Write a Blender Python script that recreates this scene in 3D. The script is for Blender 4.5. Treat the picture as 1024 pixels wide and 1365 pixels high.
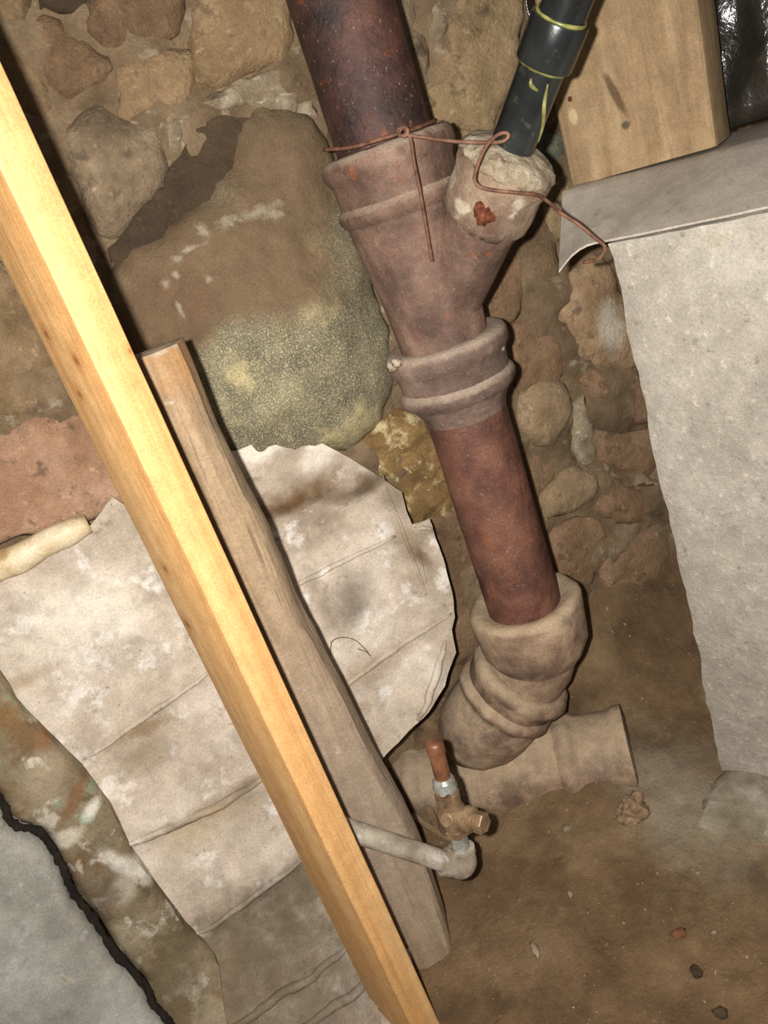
import bpy, bmesh, math, random
import numpy as np
from mathutils import Vector, Matrix, noise
from mathutils.geometry import delaunay_2d_cdt

for o in list(bpy.data.objects):
    bpy.data.objects.remove(o)
scene = bpy.context.scene
COL = scene.collection
random.seed(7)
V = Vector

# ------------------------------------------------------------------ camera
# all plumb lines of the place meet at one nadir point of the picture: pitch and roll follow from it
IMG_W, IMG_H, FOC = 1024.0, 1365.0, 1104.0
CAM_H = 1.03                                     # height of the lens above the dirt floor
vpx, vpy = 1430.0 - IMG_W / 2, 3209.0 - IMG_H / 2
_d = math.hypot(vpx, vpy)
PITCH = math.atan(FOC / _d)
_s, _c = vpx / _d, vpy / _d
R0 = V((1, 0, 0)); U0 = V((0, math.sin(PITCH), math.cos(PITCH))); FW = V((0, math.cos(PITCH), -math.sin(PITCH)))
CI = _c * R0 - _s * U0                           # picture right
CJ = -_s * R0 - _c * U0                          # picture down
CAM = V((0, 0, CAM_H))
cd = bpy.data.cameras.new('camera')
cd.sensor_fit = 'VERTICAL'; cd.sensor_height = 36.0; cd.lens = 36.0 * FOC / IMG_H
cd.clip_start = 0.01
cam = bpy.data.objects.new('camera', cd); COL.objects.link(cam)
cu, cb = -CJ, -FW
cam.matrix_world = Matrix(((CI.x, cu.x, cb.x, CAM.x), (CI.y, cu.y, cb.y, CAM.y), (CI.z, cu.z, cb.z, CAM.z), (0, 0, 0, 1)))
scene.camera = cam

# ------------------------------------------------------------------ light: camera flash, faint cellar ambience
w = bpy.data.worlds.new('world'); scene.world = w; w.use_nodes = True
bg = w.node_tree.nodes['Background']
bg.inputs[0].default_value = (1.0, 0.95, 0.88, 1); bg.inputs[1].default_value = 0.10
fl = bpy.data.lights.new('flash', 'AREA'); fl.shape = 'DISK'; fl.size = 0.022; fl.energy = 17.5
fl.color = (1.0, 0.965, 0.925)
flo = bpy.data.objects.new('flash', fl); COL.objects.link(flo)
FLASH = CAM - CI * 0.052 - CJ * 0.012 - FW * 0.0
flo.matrix_world = Matrix.Translation(FLASH) @ cam.matrix_world.to_3x3().to_4x4()
vs = scene.view_settings
vs.view_transform = 'Standard'; vs.look = 'None'; vs.exposure = 0.24; vs.gamma = 1.0; vs.use_curve_mapping = False

# ------------------------------------------------------------------ maths helpers
def ray(x, y):
    return CI * ((x - IMG_W / 2) / FOC) + CJ * ((y - IMG_H / 2) / FOC) + FW
def atD(x, y, D):
    """point of the picture ray at horizontal distance D from the lens"""
    v = ray(x, y); return CAM + v * (D / math.hypot(v.x, v.y))
def atZ(x, y, z):
    v = ray(x, y); return CAM + v * ((z - CAM_H) / v.z)
YAW = math.radians(15)
WO = V((0, 1.2, 0))
WM = Matrix.Translation(WO) @ Matrix.Rotation(YAW, 4, 'Z')
WI = WM.inverted()
def wallpt(x, y, off=0.0):
    """(u, z) on the stone wall for a picture point; off = metres proud of the wall (number or f(u,z))"""
    o = WI @ CAM; d = WI.to_3x3() @ ray(x, y)
    f = off if callable(off) else (lambda u, z: off)
    t = -o.y / d.y
    for _ in range(40):
        p = o + d * t
        tn = (-f(p.x, p.z) - o.y) / d.y
        t += 0.5 * (tn - t)
    p = o + d * t
    return (p.x, p.z)
def sm(a, b, x):
    t = min(1.0, max(0.0, (x - a) / (b - a))); return t * t * (3 - 2 * t)
def fbm(p, sc=1.0, oct=4, seed=0.0):
    p = V(p) * sc + V((seed * 3.1, seed * 1.7, seed * 0.9)); a, t = 1.0, 0.0
    for _ in range(oct):
        t += a * noise.noise(p); p = p * 2.03 + V((1.3, 2.7, 0.6)); a *= 0.5
    return t

# ------------------------------------------------------------------ object helpers
def tag(o, label=None, cat=None, group=None, kind=None):
    if label: o['label'] = label
    if cat: o['category'] = cat
    if group: o['group'] = group
    if kind: o['kind'] = kind
    return o
def empty(name, loc=(0, 0, 0), mw=None):
    o = bpy.data.objects.new(name, None); o.empty_display_size = 0.05; COL.objects.link(o)
    if mw is not None: o.matrix_world = mw
    else: o.location = loc
    bpy.context.view_layer.update()
    return o
def mesh(name, verts, faces, m, parent=None, mw=None, smooth=True, world=True):
    """one mesh object; verts in world space when world, else already in the parent's space"""
    me = bpy.data.meshes.new(name)
    vv = [V(v) for v in verts]
    if mw is not None:
        inv = mw.inverted(); vv = [inv @ v for v in vv] if world else vv
    elif parent is not None and world:
        inv = parent.matrix_world.inverted(); vv = [inv @ v for v in vv]
    me.from_pydata([tuple(v) for v in vv], [], faces)
    bm = bmesh.new(); bm.from_mesh(me)
    bmesh.ops.remove_doubles(bm, verts=bm.verts, dist=1e-6)
    bmesh.ops.recalc_face_normals(bm, faces=bm.faces)
    bm.to_mesh(me); bm.free()
    me.materials.append(m)
    if smooth:
        for p in me.polygons: p.use_smooth = True
    o = bpy.data.objects.new(name, me); COL.objects.link(o)
    if parent is not None:
        o.parent = parent
        if mw is not None: o.matrix_local = parent.matrix_world.inverted() @ mw
    elif mw is not None: o.matrix_world = mw
    bpy.context.view_layer.update()
    return o
def auto_smooth(o, deg=40):
    me = o.data
    bm = bmesh.new(); bm.from_mesh(me)
    for e in bm.edges:
        if len(e.link_faces) == 2 and e.calc_face_angle(0) > math.radians(deg): e.smooth = False
    bm.to_mesh(me); bm.free()
    return o
def frame(ax, hint=None):
    ax = V(ax).normalized(); h = V(hint) if hint else (V((0, 0, 1)) if abs(ax.z) < 0.9 else V((0, -1, 0)))
    a = (h - ax * h.dot(ax)).normalized(); b = ax.cross(a)
    return a, b
def lathe(p0, ax, prof, n=56, lump=0.0, ls=30.0, seed=0.0, cap0=True, cap1=True):
    """surface of revolution: prof = [(distance along axis, radius)]"""
    ax = V(ax).normalized(); a, b = frame(ax); vs_, fs = [], []
    for (s, r) in prof:
        for k in range(n):
            t = 2 * math.pi * k / n; d = a * math.cos(t) + b * math.sin(t); q = V(p0) + ax * s + d * r
            if lump: q = q + d * (lump * fbm(q, ls, 3, seed))
            vs_.append(q)
    for i in range(len(prof) - 1):
        for k in range(n):
            fs.append((i * n + k, i * n + (k + 1) % n, (i + 1) * n + (k + 1) % n, (i + 1) * n + k))
    if cap0: fs.append(tuple(reversed(range(n))))
    if cap1: fs.append(tuple((len(prof) - 1) * n + k for k in range(n)))
    return vs_, fs
def sweep(pts, rad, n=12, lump=0.0, ls=40, seed=0.0, caps=True):
    pts = [V(p) for p in pts]; vs_, fs = [], []
    if not hasattr(rad, '__len__'): rad = [rad] * len(pts)
    tang = [(pts[min(i + 1, len(pts) - 1)] - pts[max(i - 1, 0)]).normalized() for i in range(len(pts))]
    a, b = frame(tang[0])
    for i, p in enumerate(pts):
        t = tang[i]; a = (a - t * a.dot(t)).normalized(); b = t.cross(a)
        for k in range(n):
            th = 2 * math.pi * k / n; d = a * math.cos(th) + b * math.sin(th); q = p + d * rad[i]
            if lump: q = q + d * lump * fbm(q, ls, 3, seed)
            vs_.append(q)
    for i in range(len(pts) - 1):
        for k in range(n):
            fs.append((i * n + k, i * n + (k + 1) % n, (i + 1) * n + (k + 1) % n, (i + 1) * n + k))
    if caps:
        fs.append(tuple(reversed(range(n)))); fs.append(tuple((len(pts) - 1) * n + k for k in range(n)))
    return vs_, fs
def spline(pts, k=8):
    pts = [V(p) for p in pts]; P = [pts[0] * 2 - pts[1]] + pts + [pts[-1] * 2 - pts[-2]]; out = []
    for i in range(1, len(P) - 2):
        p0, p1, p2, p3 = P[i - 1], P[i], P[i + 1], P[i + 2]
        for j in range(k):
            t = j / k
            out.append(0.5 * ((2 * p1) + (p2 - p0) * t + (2 * p0 - 5 * p1 + 4 * p2 - p3) * t * t + (3 * p1 - p0 - 3 * p2 + p3) * t ** 3))
    out.append(pts[-1]); return out
def bead(s, r0, h, wd, m=7):
    """half-round moulding ring profile centred at s on radius r0"""
    return [(s - wd / 2 + wd * i / (m - 1), r0 + h * math.sin(math.pi * i / (m - 1))) for i in range(m)]

def seg_dist(P, A, B):
    """distance of points P(n,2) to segment AB, plus signed side"""
    A = np.array(A); B = np.array(B); d = B - A; L2 = d @ d
    t = np.clip(((P - A) @ d) / L2, 0, 1); q = A + t[:, None] * d
    v = P - q; s = d[0] * (P[:, 1] - A[1]) - d[1] * (P[:, 0] - A[0])
    return np.sqrt((v ** 2).sum(1)), np.sign(s), t
def poly_dist(P, poly):
    D = np.full(len(P), 1e9)
    for i in range(len(poly)):
        D = np.minimum(D, seg_dist(P, poly[i], poly[(i + 1) % len(poly)])[0])
    return D
def densify(poly, step, jit, seed):
    out = []
    n = len(poly)
    for i in range(n):
        A = np.array(poly[i]); B = np.array(poly[(i + 1) % n]); L = np.hypot(*(B - A)); k = max(1, int(L / step))
        nn = np.array([-(B - A)[1], (B - A)[0]]) / max(L, 1e-9)
        for j in range(k):
            q = A + (B - A) * j / k
            f = fbm((q[0], q[1], seed), 22.0, 4, seed) * jit
            out.append(tuple(q + nn * f))
    return out
def smooth_poly(poly, it=1):
    for _ in range(it):
        q = []
        for i in range(len(poly)):
            A = np.array(poly[i]); B = np.array(poly[(i + 1) % len(poly)])
            q += [tuple(A * .75 + B * .25), tuple(A * .25 + B * .75)]
        poly = q
    return poly
def patch(name, poly, m, parent, off, relief, back=0.03, step=0.012, jit=0.003, seed=1.0, rounding=1, mw=None, thick=None):
    """relief slab in wall space: outline poly [(u,z)], front at off(u,z)+relief(P, d); back = depth behind the outline"""
    if rounding: poly = smooth_poly(poly, rounding)
    bd = densify(poly, step, jit, seed)
    us = [p[0] for p in bd]; zs = [p[1] for p in bd]
    pts = [V(p) for p in bd]; nb = len(bd); arr = np.array(bd)
    inner = []
    z = min(zs); row = 0
    while z < max(zs):
        u = min(us) + (step / 2 if row % 2 else 0)
        while u < max(us):
            inner.append((u, z)); u += step
        z += step * 0.87; row += 1
    if inner:
        I_ = np.array(inner)
        d = poly_dist(I_, bd)
        keep = d > step * 0.45
        pts += [V(p) for p, k in zip(inner, keep) if k]
    r = delaunay_2d_cdt(pts, [], [list(range(nb))], 1, 1e-7)
    vo, eo, fo = r[0], r[1], r[2]
    P = np.array([(v.x, v.y) for v in vo])
    dd = poly_dist(P, bd)
    rel = relief(P, dd)
    f = off if callable(off) else (lambda u, z: off)
    verts = [V((p[0], -(f(p[0], p[1]) + rel[i]), p[1])) for i, p in enumerate(P)]
    faces = [tuple(q) for q in fo]
    cnt = {}
    for q in faces:
        for i in range(len(q)):
            e = (q[i], q[(i + 1) % len(q)]); cnt[e] = 1
    bnd = [e for e in cnt if (e[1], e[0]) not in cnt]
    base = len(verts)
    if thick is not None:                         # thin sheet: offset copy of everything
        verts += [v + V((0, thick, 0)) for v in list(verts)]
        faces += [tuple(x + base for x in reversed(q)) for q in list(faces)]
        faces += [(e[1], e[0], e[0] + base, e[1] + base) for e in bnd]
    else:
        idx = {}
        for e in bnd:
            for x in e:
                if x not in idx:
                    idx[x] = len(verts); verts.append(verts[x] + V((0, back, 0)))
        faces += [(e[1], e[0], idx[e[0]], idx[e[1]]) for e in bnd]
    M = WM if mw is None else mw
    c = V((float(np.mean(P[:, 0])), 0, float(P[:, 1].min())))
    M2 = M @ Matrix.Translation(c)
    o = mesh(name, [M @ v for v in verts], faces, m, parent, mw=M2)
    bpy.context.view_layer.update()
    return auto_smooth(o, 55)

# ------------------------------------------------------------------ materials
def lin(c):
    return tuple(((x / 255 + 0.055) / 1.055) ** 2.4 if x > 10 else x / 255 / 12.92 for x in c)
class MB:
    def __init__(self, name, rough=0.85, coord='Object', spec=0.3):
        self.m = bpy.data.materials.new(name); self.m.use_nodes = True
        self.nt = self.m.node_tree; self.N = self.nt.nodes; self.L = self.nt.links
        self.b = self.N['Principled BSDF']; self.b.inputs['Roughness'].default_value = rough
        self.b.inputs['Specular IOR Level'].default_value = spec
        tc = self.N.new('ShaderNodeTexCoord'); self.co = tc.outputs[coord]
        self.geo = None; self.col = None; self.h = None
    def n(self, t, **k):
        x = self.N.new(t)
        for a, v in k.items(): setattr(x, a, v)
        return x
    def mapped(self, sc=(1, 1, 1), loc=(0, 0, 0), rot=(0, 0, 0)):
        mp = self.n('ShaderNodeMapping'); mp.inputs['Scale'].default_value = sc
        mp.inputs['Location'].default_value = loc; mp.inputs['Rotation'].default_value = rot
        self.L.new(self.co, mp.inputs['Vector']); return mp.outputs[0]
    def noise(self, s, detail=5, rough=0.6, vec=None, dist=0.0):
        x = self.n('ShaderNodeTexNoise'); x.inputs['Scale'].default_value = s; x.inputs['Detail'].default_value = detail
        x.inputs['Roughness'].default_value = rough; x.inputs['Distortion'].default_value = dist
        self.L.new(vec or self.co, x.inputs['Vector']); return x.outputs['Fac']
    def math(self, op, a, b=None, clamp=False):
        x = self.n('ShaderNodeMath', operation=op, use_clamp=clamp)
        for i, q in enumerate((a, b)):
            if q is None: continue
            if isinstance(q, (int, float)): x.inputs[i].default_value = q
            else: self.L.new(q, x.inputs[i])
        return x.outputs[0]
    def step(self, f, lo, hi):
        x = self.n('ShaderNodeMapRange', interpolation_type='SMOOTHSTEP')
        self.L.new(f, x.inputs[0]); x.inputs[1].default_value = lo; x.inputs[2].default_value = hi
        return x.outputs[0]
    def base(self, cols, s, detail=6, lo=0.32, hi=0.68, vec=None, dist=0.0):
        f = self.noise(s, detail, 0.62, vec, dist)
        r = self.n('ShaderNodeValToRGB'); e = r.color_ramp.elements
        for i, c in enumerate(cols):
            pos = lo + (hi - lo) * i / max(1, len(cols) - 1)
            el = e[i] if i < 2 else e.new(pos)
            el.position = pos; el.color = (*lin(c), 1)
        self.L.new(f, r.inputs[0]); self.col = r.outputs[0]; return self
    def mix(self, col, fac, amt=1.0):
        x = self.n('ShaderNodeMix', data_type='RGBA')
        if amt != 1.0: fac = self.math('MULTIPLY', fac, amt)
        self.L.new(fac, x.inputs[0]); self.L.new(self.col, x.inputs[6]); x.inputs[7].default_value = (*lin(col), 1)
        self.col = x.outputs[2]; return self
    def spots(self, col, s, lo, hi, amt=1.0, detail=4, vec=None, dist=0.0):
        return self.mix(col, self.step(self.noise(s, detail, 0.6, vec, dist), lo, hi), amt)
    def blob(self, col, c, r, amt=1.0, soft=0.5, warp=0.4, ws=14, rot=0.0):
        """stain of a given place: ellipse (centre c, radii r in object space, turned by rot about local y) with a ragged edge"""
        vm = self.n('ShaderNodeVectorMath', operation='SUBTRACT'); self.L.new(self.co, vm.inputs[0]); vm.inputs[1].default_value = c
        v0 = vm.outputs[0]
        if rot:
            vr = self.n('ShaderNodeVectorRotate', rotation_type='Y_AXIS'); self.L.new(v0, vr.inputs['Vector']); vr.inputs['Angle'].default_value = rot; v0 = vr.outputs[0]
        v2 = self.n('ShaderNodeVectorMath', operation='DIVIDE'); self.L.new(v0, v2.inputs[0]); v2.inputs[1].default_value = r
        ln = self.n('ShaderNodeVectorMath', operation='LENGTH'); self.L.new(v2.outputs[0], ln.inputs[0])
        d = self.math('ADD', ln.outputs['Value'], self.math('MULTIPLY', self.math('SUBTRACT', self.noise(ws, 5, 0.65), 0.5), warp * 2))
        x = self.n('ShaderNodeMapRange', interpolation_type='SMOOTHSTEP'); self.L.new(d, x.inputs[0])
        x.inputs[1].default_value = 1 - soft; x.inputs[2].default_value = 1 + soft * .3; x.inputs[3].default_value = 1; x.inputs[4].default_value = 0
        return self.mix(col, x.outputs[0], amt)
    def dust(self, col, lo=0.2, hi=0.8, amt=0.8):
        """settled dust on faces that look up"""
        if self.geo is None: self.geo = self.n('ShaderNodeNewGeometry')
        sp = self.n('ShaderNodeSeparateXYZ'); self.L.new(self.geo.outputs['Normal'], sp.inputs[0])
        nz = self.math('ADD', sp.outputs[2], self.math('MULTIPLY', self.math('SUBTRACT', self.noise(60, 4), 0.5), 0.5))
        return self.mix(col, self.step(nz, lo, hi), amt)
    def bump(self, s, dist=0.002, strength=0.6, detail=6, vec=None, rough=0.65):
        f = self.noise(s, detail, rough, vec)
        b = self.n('ShaderNodeBump'); b.inputs['Strength'].default_value = strength; b.inputs['Distance'].default_value = dist
        self.L.new(f, b.inputs['Height'])
        if self.h is not None: self.L.new(self.h, b.inputs['Normal'])
        self.h = b.outputs[0]; return self
    def grain(self, s=380, amt=.35, s2=45, amt2=.25):
        for sc, a in ((s, amt), (s2, amt2)):
            f = self.math('ADD', self.math('MULTIPLY', self.math('SUBTRACT', self.noise(sc, 3, .6), .5), a * 2.4), 1.0)
            x = self.n('ShaderNodeVectorMath', operation='SCALE'); self.L.new(self.col, x.inputs[0]); self.L.new(f, x.inputs['Scale']); self.col = x.outputs[0]
        return self
    def done(self, g=True):
        if g: self.grain()
        self.L.new(self.col, self.b.inputs['Base Color'])
        if self.h is not None: self.L.new(self.h, self.b.inputs['Normal'])
        return self.m

def stone_mat(name, cols, s=14, spec=None, rough=0.85, bl=()):
    cols = [(min(255, int(q[0] * 1.13)), min(255, int(q[1] * 1.12)), min(255, int(q[2] * 1.20))) for q in cols]
    q = MB(name, rough).base(cols, s, 7)
    q.spots(tuple(int(c * .55) for c in cols[0]), 38, .56, .70, .55)
    q.spots(tuple(min(255, int(c * 1.35)) for c in cols[-1]), 70, .60, .72, .25)
    for b in bl: q.blob(*b)
    if spec: q.spots(spec, 420, .58, .66, .6, 2)
    return q.bump(26, .012, .6).bump(170, .004, .8).done()

M = {}
M['mortar'] = MB('mortar', .95).base([(90, 73, 54), (118, 98, 74), (142, 122, 96)], 9).spots((164, 150, 128), 34, .58, .7, .6).spots((74, 58, 40), 12, .58, .7, .6).bump(40, .008, .7).bump(180, .003, .6).done()
M['lime'] = MB('lime_mortar', .95).base([(112, 95, 72), (142, 126, 102), (168, 154, 132)], 26).spots((196, 184, 164), 80, .58, .68, .7).spots((84, 70, 50), 40, .58, .7, .7).bump(70, .006, .8).done()
M['st_brown'] = stone_mat('stone_brown', [(86, 70, 46), (112, 92, 62), (136, 116, 84)])
M['st_tan'] = stone_mat('stone_tan', [(104, 86, 58), (132, 110, 76), (156, 134, 98)], 9)
M['st_ochre'] = stone_mat('stone_ochre', [(112, 94, 64), (138, 117, 82), (158, 137, 102)], 10)
M['st_rust'] = stone_mat('stone_rust_brown', [(80, 63, 43), (106, 84, 58), (126, 103, 74)], 12)
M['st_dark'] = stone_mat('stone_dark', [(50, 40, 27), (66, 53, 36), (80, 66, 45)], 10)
M['st_grey'] = stone_mat('stone_grey', [(94, 80, 57), (120, 104, 77), (143, 127, 98)], 11)
M['st_mud'] = stone_mat('stone_muddy', [(92, 72, 48), (118, 95, 66), (140, 116, 86)], 8)
M['st_pale'] = stone_mat('stone_pale', [(108, 90, 62), (134, 114, 82), (158, 138, 106)], 10)
M['st_green'] = stone_mat('stone_greenish', [(70, 74, 58), (92, 94, 74), (112, 112, 90)], 12)
M['st_red'] = stone_mat('stone_reddish', [(112, 86, 60), (136, 105, 75), (154, 126, 96)], 9)
M['st_gold'] = MB('stone_gold', .8).base([(92, 70, 42), (128, 101, 62), (158, 130, 86)], 14, 8).spots((206, 186, 142), 30, .54, .66, .85, 6).spots((60, 42, 20), 16, .58, .7, .7).bump(34, .012, .7).bump(160, .003, .5).done()
M['floor'] = MB('dirt', .95).base([(82, 63, 43), (108, 85, 60), (130, 107, 79)], 6, 8).spots((132, 110, 82), 16, .58, .74, .5).spots((62, 46, 30), 9, .55, .72, .6).blob((150, 138, 116), tuple(atZ(925, 1090, .0)), (.11, .16, .5), .75, .9, .7, 16).spots((170, 156, 136), 150, .70, .74, .8, 2).bump(30, .010, .5).bump(150, .004, .6).done()
M['concrete'] = MB('concrete', .9).base([(148, 140, 126), (167, 159, 145), (184, 177, 163)], 7).spots((196, 190, 176), 90, .60, .68, .55).spots((112, 104, 88), 60, .62, .72, .5).spots((150, 132, 100), 14, .62, .74, .4).bump(90, .004, .6).bump(300, .0015, .5).done()
M['footing'] = MB('footing', .95).base([(112, 100, 80), (140, 130, 110), (170, 164, 150)], 9).spots((200, 198, 190), 24, .6, .74, .6).spots((96, 80, 56), 12, .52, .7, .8).bump(50, .006, .7).done()
M['cap'] = MB('cap_sheet', .5, spec=.4).base([(156, 146, 132), (170, 160, 146), (182, 173, 158)], 5).spots((108, 98, 84), 18, .6, .75, .4).bump(120, .0008, .4).done()
M['membrane'] = None
# ---- iron, dust, metal
def iron(name, cols, dustc, dl, dh, da, rough=.6, bl=(), bs=90):
    q = MB(name, rough, spec=.35).base(cols, 11, 9, .38, .62)
    q.spots((150, 78, 40), 46, .62, .74, .5).spots((60, 38, 34), 20, .6, .75, .5)
    for b in bl: q.blob(*b)
    q.spots((160, 140, 122), 240, .66, .72, .5, 2)
    if 'dusty' in name: q.spots((92, 74, 66), 9, .50, .64, .75, 7).spots((176, 154, 124), 14, .56, .68, .7, 7)
    q.dust(dustc, dl, dh, da)
    return q.bump(bs, .005, .6).bump(320, .0015, .6).done()
M['iron_up'] = iron('rusty_iron_dark', [(38, 29, 28), (68, 45, 39), (94, 63, 52)], (130, 100, 80), .3, 1.0, .6, .5)
M['iron_wye'] = iron('rusty_iron_wye', [(84, 64, 53), (113, 88, 74), (136, 111, 94)], (160, 141, 122), .15, .8, .8, .7)
M['iron_hub'] = iron('rusty_iron_hub', [(82, 65, 56), (111, 91, 79), (136, 114, 100)], (164, 145, 127), .1, .7, .85, .75)
M['iron_low'] = iron('rusty_iron_low', [(68, 44, 37), (96, 62, 50), (118, 80, 63)], (150, 115, 90), .3, 1.0, .6, .55)
M['iron_dust'] = iron('dusty_iron', [(100, 79, 63), (142, 117, 95), (168, 145, 119)], (174, 152, 125), 0.0, .9, .75, .9, bs=60)
M['crust'] = MB('mortar_crust', .95).base([(120, 102, 80), (158, 142, 118), (190, 178, 156)], 40).spots((208, 204, 170), 26, .6, .7, .7).spots((100, 72, 52), 34, .56, .68, .8).bump(120, .005, .9).done()
M['rustblob'] = MB('rust_blob', .7).base([(60, 32, 22), (104, 54, 32), (140, 84, 54)], 120).bump(200, .003, .8).done()
M['abs'] = MB('black_plastic', .28, spec=.5).base([(22, 24, 24), (33, 36, 36), (46, 50, 49)], 12).spots((120, 116, 98), 70, .58, .78, .35).bump(160, .0006, .3).done(False)
M['glue'] = MB('glue', .3, spec=.5).base([(92, 92, 44), (130, 128, 70), (170, 166, 110)], 40).done(False)
M['wire'] = MB('rusty_wire', .6).base([(76, 50, 38), (108, 74, 56), (132, 98, 78)], 60).done()
M['galv'] = MB('galvanised', .7, spec=.4).base([(120, 106, 88), (148, 136, 118), (166, 156, 140)], 22).spots((176, 176, 172), 50, .58, .7, .7).spots((112, 84, 58), 34, .6, .72, .6).bump(160, .001, .5).done()
M['galv_new'] = MB('galvanised_clean', .4, spec=.5).base([(130, 128, 118), (160, 160, 150), (196, 198, 192)], 60).bump(160, .001, .5).done()
M['galv_new'].node_tree.nodes['Principled BSDF'].inputs['Metallic'].default_value = .4
M['brass'] = MB('brass', .42, spec=.5).base([(108, 86, 64), (138, 113, 86), (164, 138, 106)], 50).spots((96, 66, 42), 60, .56, .7, .6).bump(200, .001, .4).done()
M['brass'].node_tree.nodes['Principled BSDF'].inputs['Metallic'].default_value = .35
M['copper'] = MB('copper', .45, spec=.5).base([(104, 68, 50), (134, 88, 62), (154, 112, 84)], 30).spots((110, 66, 44), 50, .58, .7, .6).bump(200, .0008, .4).done()
M['copper'].node_tree.nodes['Principled BSDF'].inputs['Metallic'].default_value = .3
M['plastic'] = MB('dark_sheeting', .22, spec=.6).base([(20, 18, 15), (36, 33, 28), (54, 50, 42)], 8).spots((96, 88, 72), 30, .60, .76, .35).bump(10, .012, .5).bump(60, .001, .25).done(False)

# ------------------------------------------------------------------ the setting: wall with its stones, floor
def wall_base(name, u0, u1, z0, z1, step):
    nu = int((u1 - u0) / step); nz = int((z1 - z0) / step); vs_, fs = [], []
    for j in range(nz + 1):
        for i in range(nu + 1):
            u = u0 + (u1 - u0) * i / nu; z = z0 + (z1 - z0) * j / nz
            y = -0.004 - 0.022 * fbm((u, z, 0), 9, 4, 2.0) - 0.006 * fbm((u, z, 1), 40, 3, 5.0)
            vs_.append(WM @ V((u, y, z)))
    for j in range(nz):
        for i in range(nu):
            a = j * (nu + 1) + i; fs.append((a, a + 1, a + nu + 2, a + nu + 1))
    n0 = len(vs_)
    for (i, j) in ((0, 0), (nu, 0), (nu, nz), (0, nz)):
        u = u0 + (u1 - u0) * i / nu; z = z0 + (z1 - z0) * j / nz; vs_.append(WM @ V((u, 0.25, z)))
    fs.append((n0, n0 + 3, n0 + 2, n0 + 1))
    fs.append(tuple(range(0, nu + 1)) + (n0 + 1, n0)); fs.append(tuple(nz * (nu + 1) + i for i in range(nu, -1, -1)) + (n0 + 3, n0 + 2))
    fs.append(tuple(j * (nu + 1) for j in range(nz, -1, -1)) + (n0, n0 + 3)); fs.append(tuple(j * (nu + 1) + nu for j in range(nz + 1)) + (n0 + 2, n0 + 1))
    return mesh(name, vs_, fs, M['mortar'], mw=WM)
wall = wall_base('wall_back', -1.25, 1.15, -0.05, 1.75, 0.012)
tag(wall, 'rubble stone wall with crumbling lime mortar behind the pipes', kind='structure')

_sid = [0]
FLAT = {None: .8, 'lime': .7}
def stone(px, mkey, bulge=.02, rr=.03, off=0.0, rough=.006, rs=16, jit=.010, rounding=1, tilt=(0, 0), step=.010, name='stone', hump=None, mat_=None):
    _sid[0] += 1; sd = _sid[0] * 1.37
    bulge *= FLAT.get(mkey, .62); mx = sum(p[0] for p in px) / len(px); my = sum(p[1] for p in px) / len(px)
    poly = [wallpt(mx + (x - mx) * 1.05, my + (y - my) * 1.05, off + bulge * .5) for x, y in px]
    cu_ = float(np.mean([p[0] for p in poly])); cz = float(np.mean([p[1] for p in poly]))
    hm = [(wallpt(h[0], h[1], off + bulge * .5), h[2], h[3]) for h in (hump or [])]
    def rel(P, d):
        t = np.clip(d / rr, 0, 1); r = bulge * np.sqrt(np.clip(1 - (1 - t) ** 2, 0, 1))
        r = r + (P[:, 0] - cu_) * tilt[0] + (P[:, 1] - cz) * tilt[1]
        r = r + np.array([rough * 1.2 * fbm((p[0], p[1], 0), rs, 5, sd) + .0022 * fbm((p[0], p[1], 3), 60, 3, sd) for p in P]) * np.clip(d / .01, .3, 1)
        for (c, rad, hh) in hm:
            q = ((P[:, 0] - c[0]) ** 2 + (P[:, 1] - c[1]) ** 2) / rad ** 2
            r = r + hh * np.exp(-q)
        return r
    return patch(name, poly, mat_ or M[mkey], wall, off, rel, back=.05, step=step, jit=jit, seed=sd, rounding=rounding)

# upper left courses
stone([(-90, -70), (45, -70), (42, 18), (12, 42), (-90, 60)], 'st_brown', .022)
stone([(44, -70), (110, -70), (118, 20), (66, 14), (46, 10)], 'st_dark', .012)
stone([(14, 46), (34, 26), (66, 16), (126, 56), (154, 76), (154, 106), (100, 122), (78, 124), (52, 78)], 'st_rust', .024)
stone([(-60, 60), (8, 46), (30, 54), (62, 104), (82, 140), (58, 158), (30, 140), (-40, 120)], 'st_brown', .016)
stone([(112, -70), (252, -70), (246, 36), (205, 56), (154, 72), (124, 50), (112, 14)], 'st_rust', .020, tilt=(0, .05))
stone([(158, 84), (252, 58), (260, 88), (264, 120), (216, 156), (162, 164), (154, 118)], 'st_tan', .026)
stone([(266, -70), (376, -70), (400, 78), (332, 104), (284, 120), (262, 116), (262, 30)], 'st_tan', .028)
stone([(66, 180), (146, 124), (160, 162), (212, 166), (216, 208), (238, 216), (206, 262), (156, 318), (126, 306), (108, 244)], 'st_grey', .034, .05, rough=.010, hump=[(165, 210, .05, .012)])
stone([(40, 160), (64, 164), (104, 240), (126, 310), (150, 340), (128, 350), (60, 260)], 'st_rust', .010, rough=.008)
stone([(212, 164), (248, 136), (268, 152), (252, 182), (244, 218), (216, 196)], 'lime', .022, .02, rough=.010, rs=40, jit=.008)
stone([(250, 134), (300, 116), (398, 82), (420, 140), (424, 160), (380, 150), (330, 142), (282, 150)], 'lime', .016, .02, rough=.010, rs=36, jit=.010)
# dark-coloured stone, nearly flush, beside the boulder
stone([(252, 186), (290, 158), (330, 150), (345, 175), (320, 240), (300, 300), (160, 352), (150, 320), (206, 264)], 'st_dark', .006, .04, off=.012, rough=.008)
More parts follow.
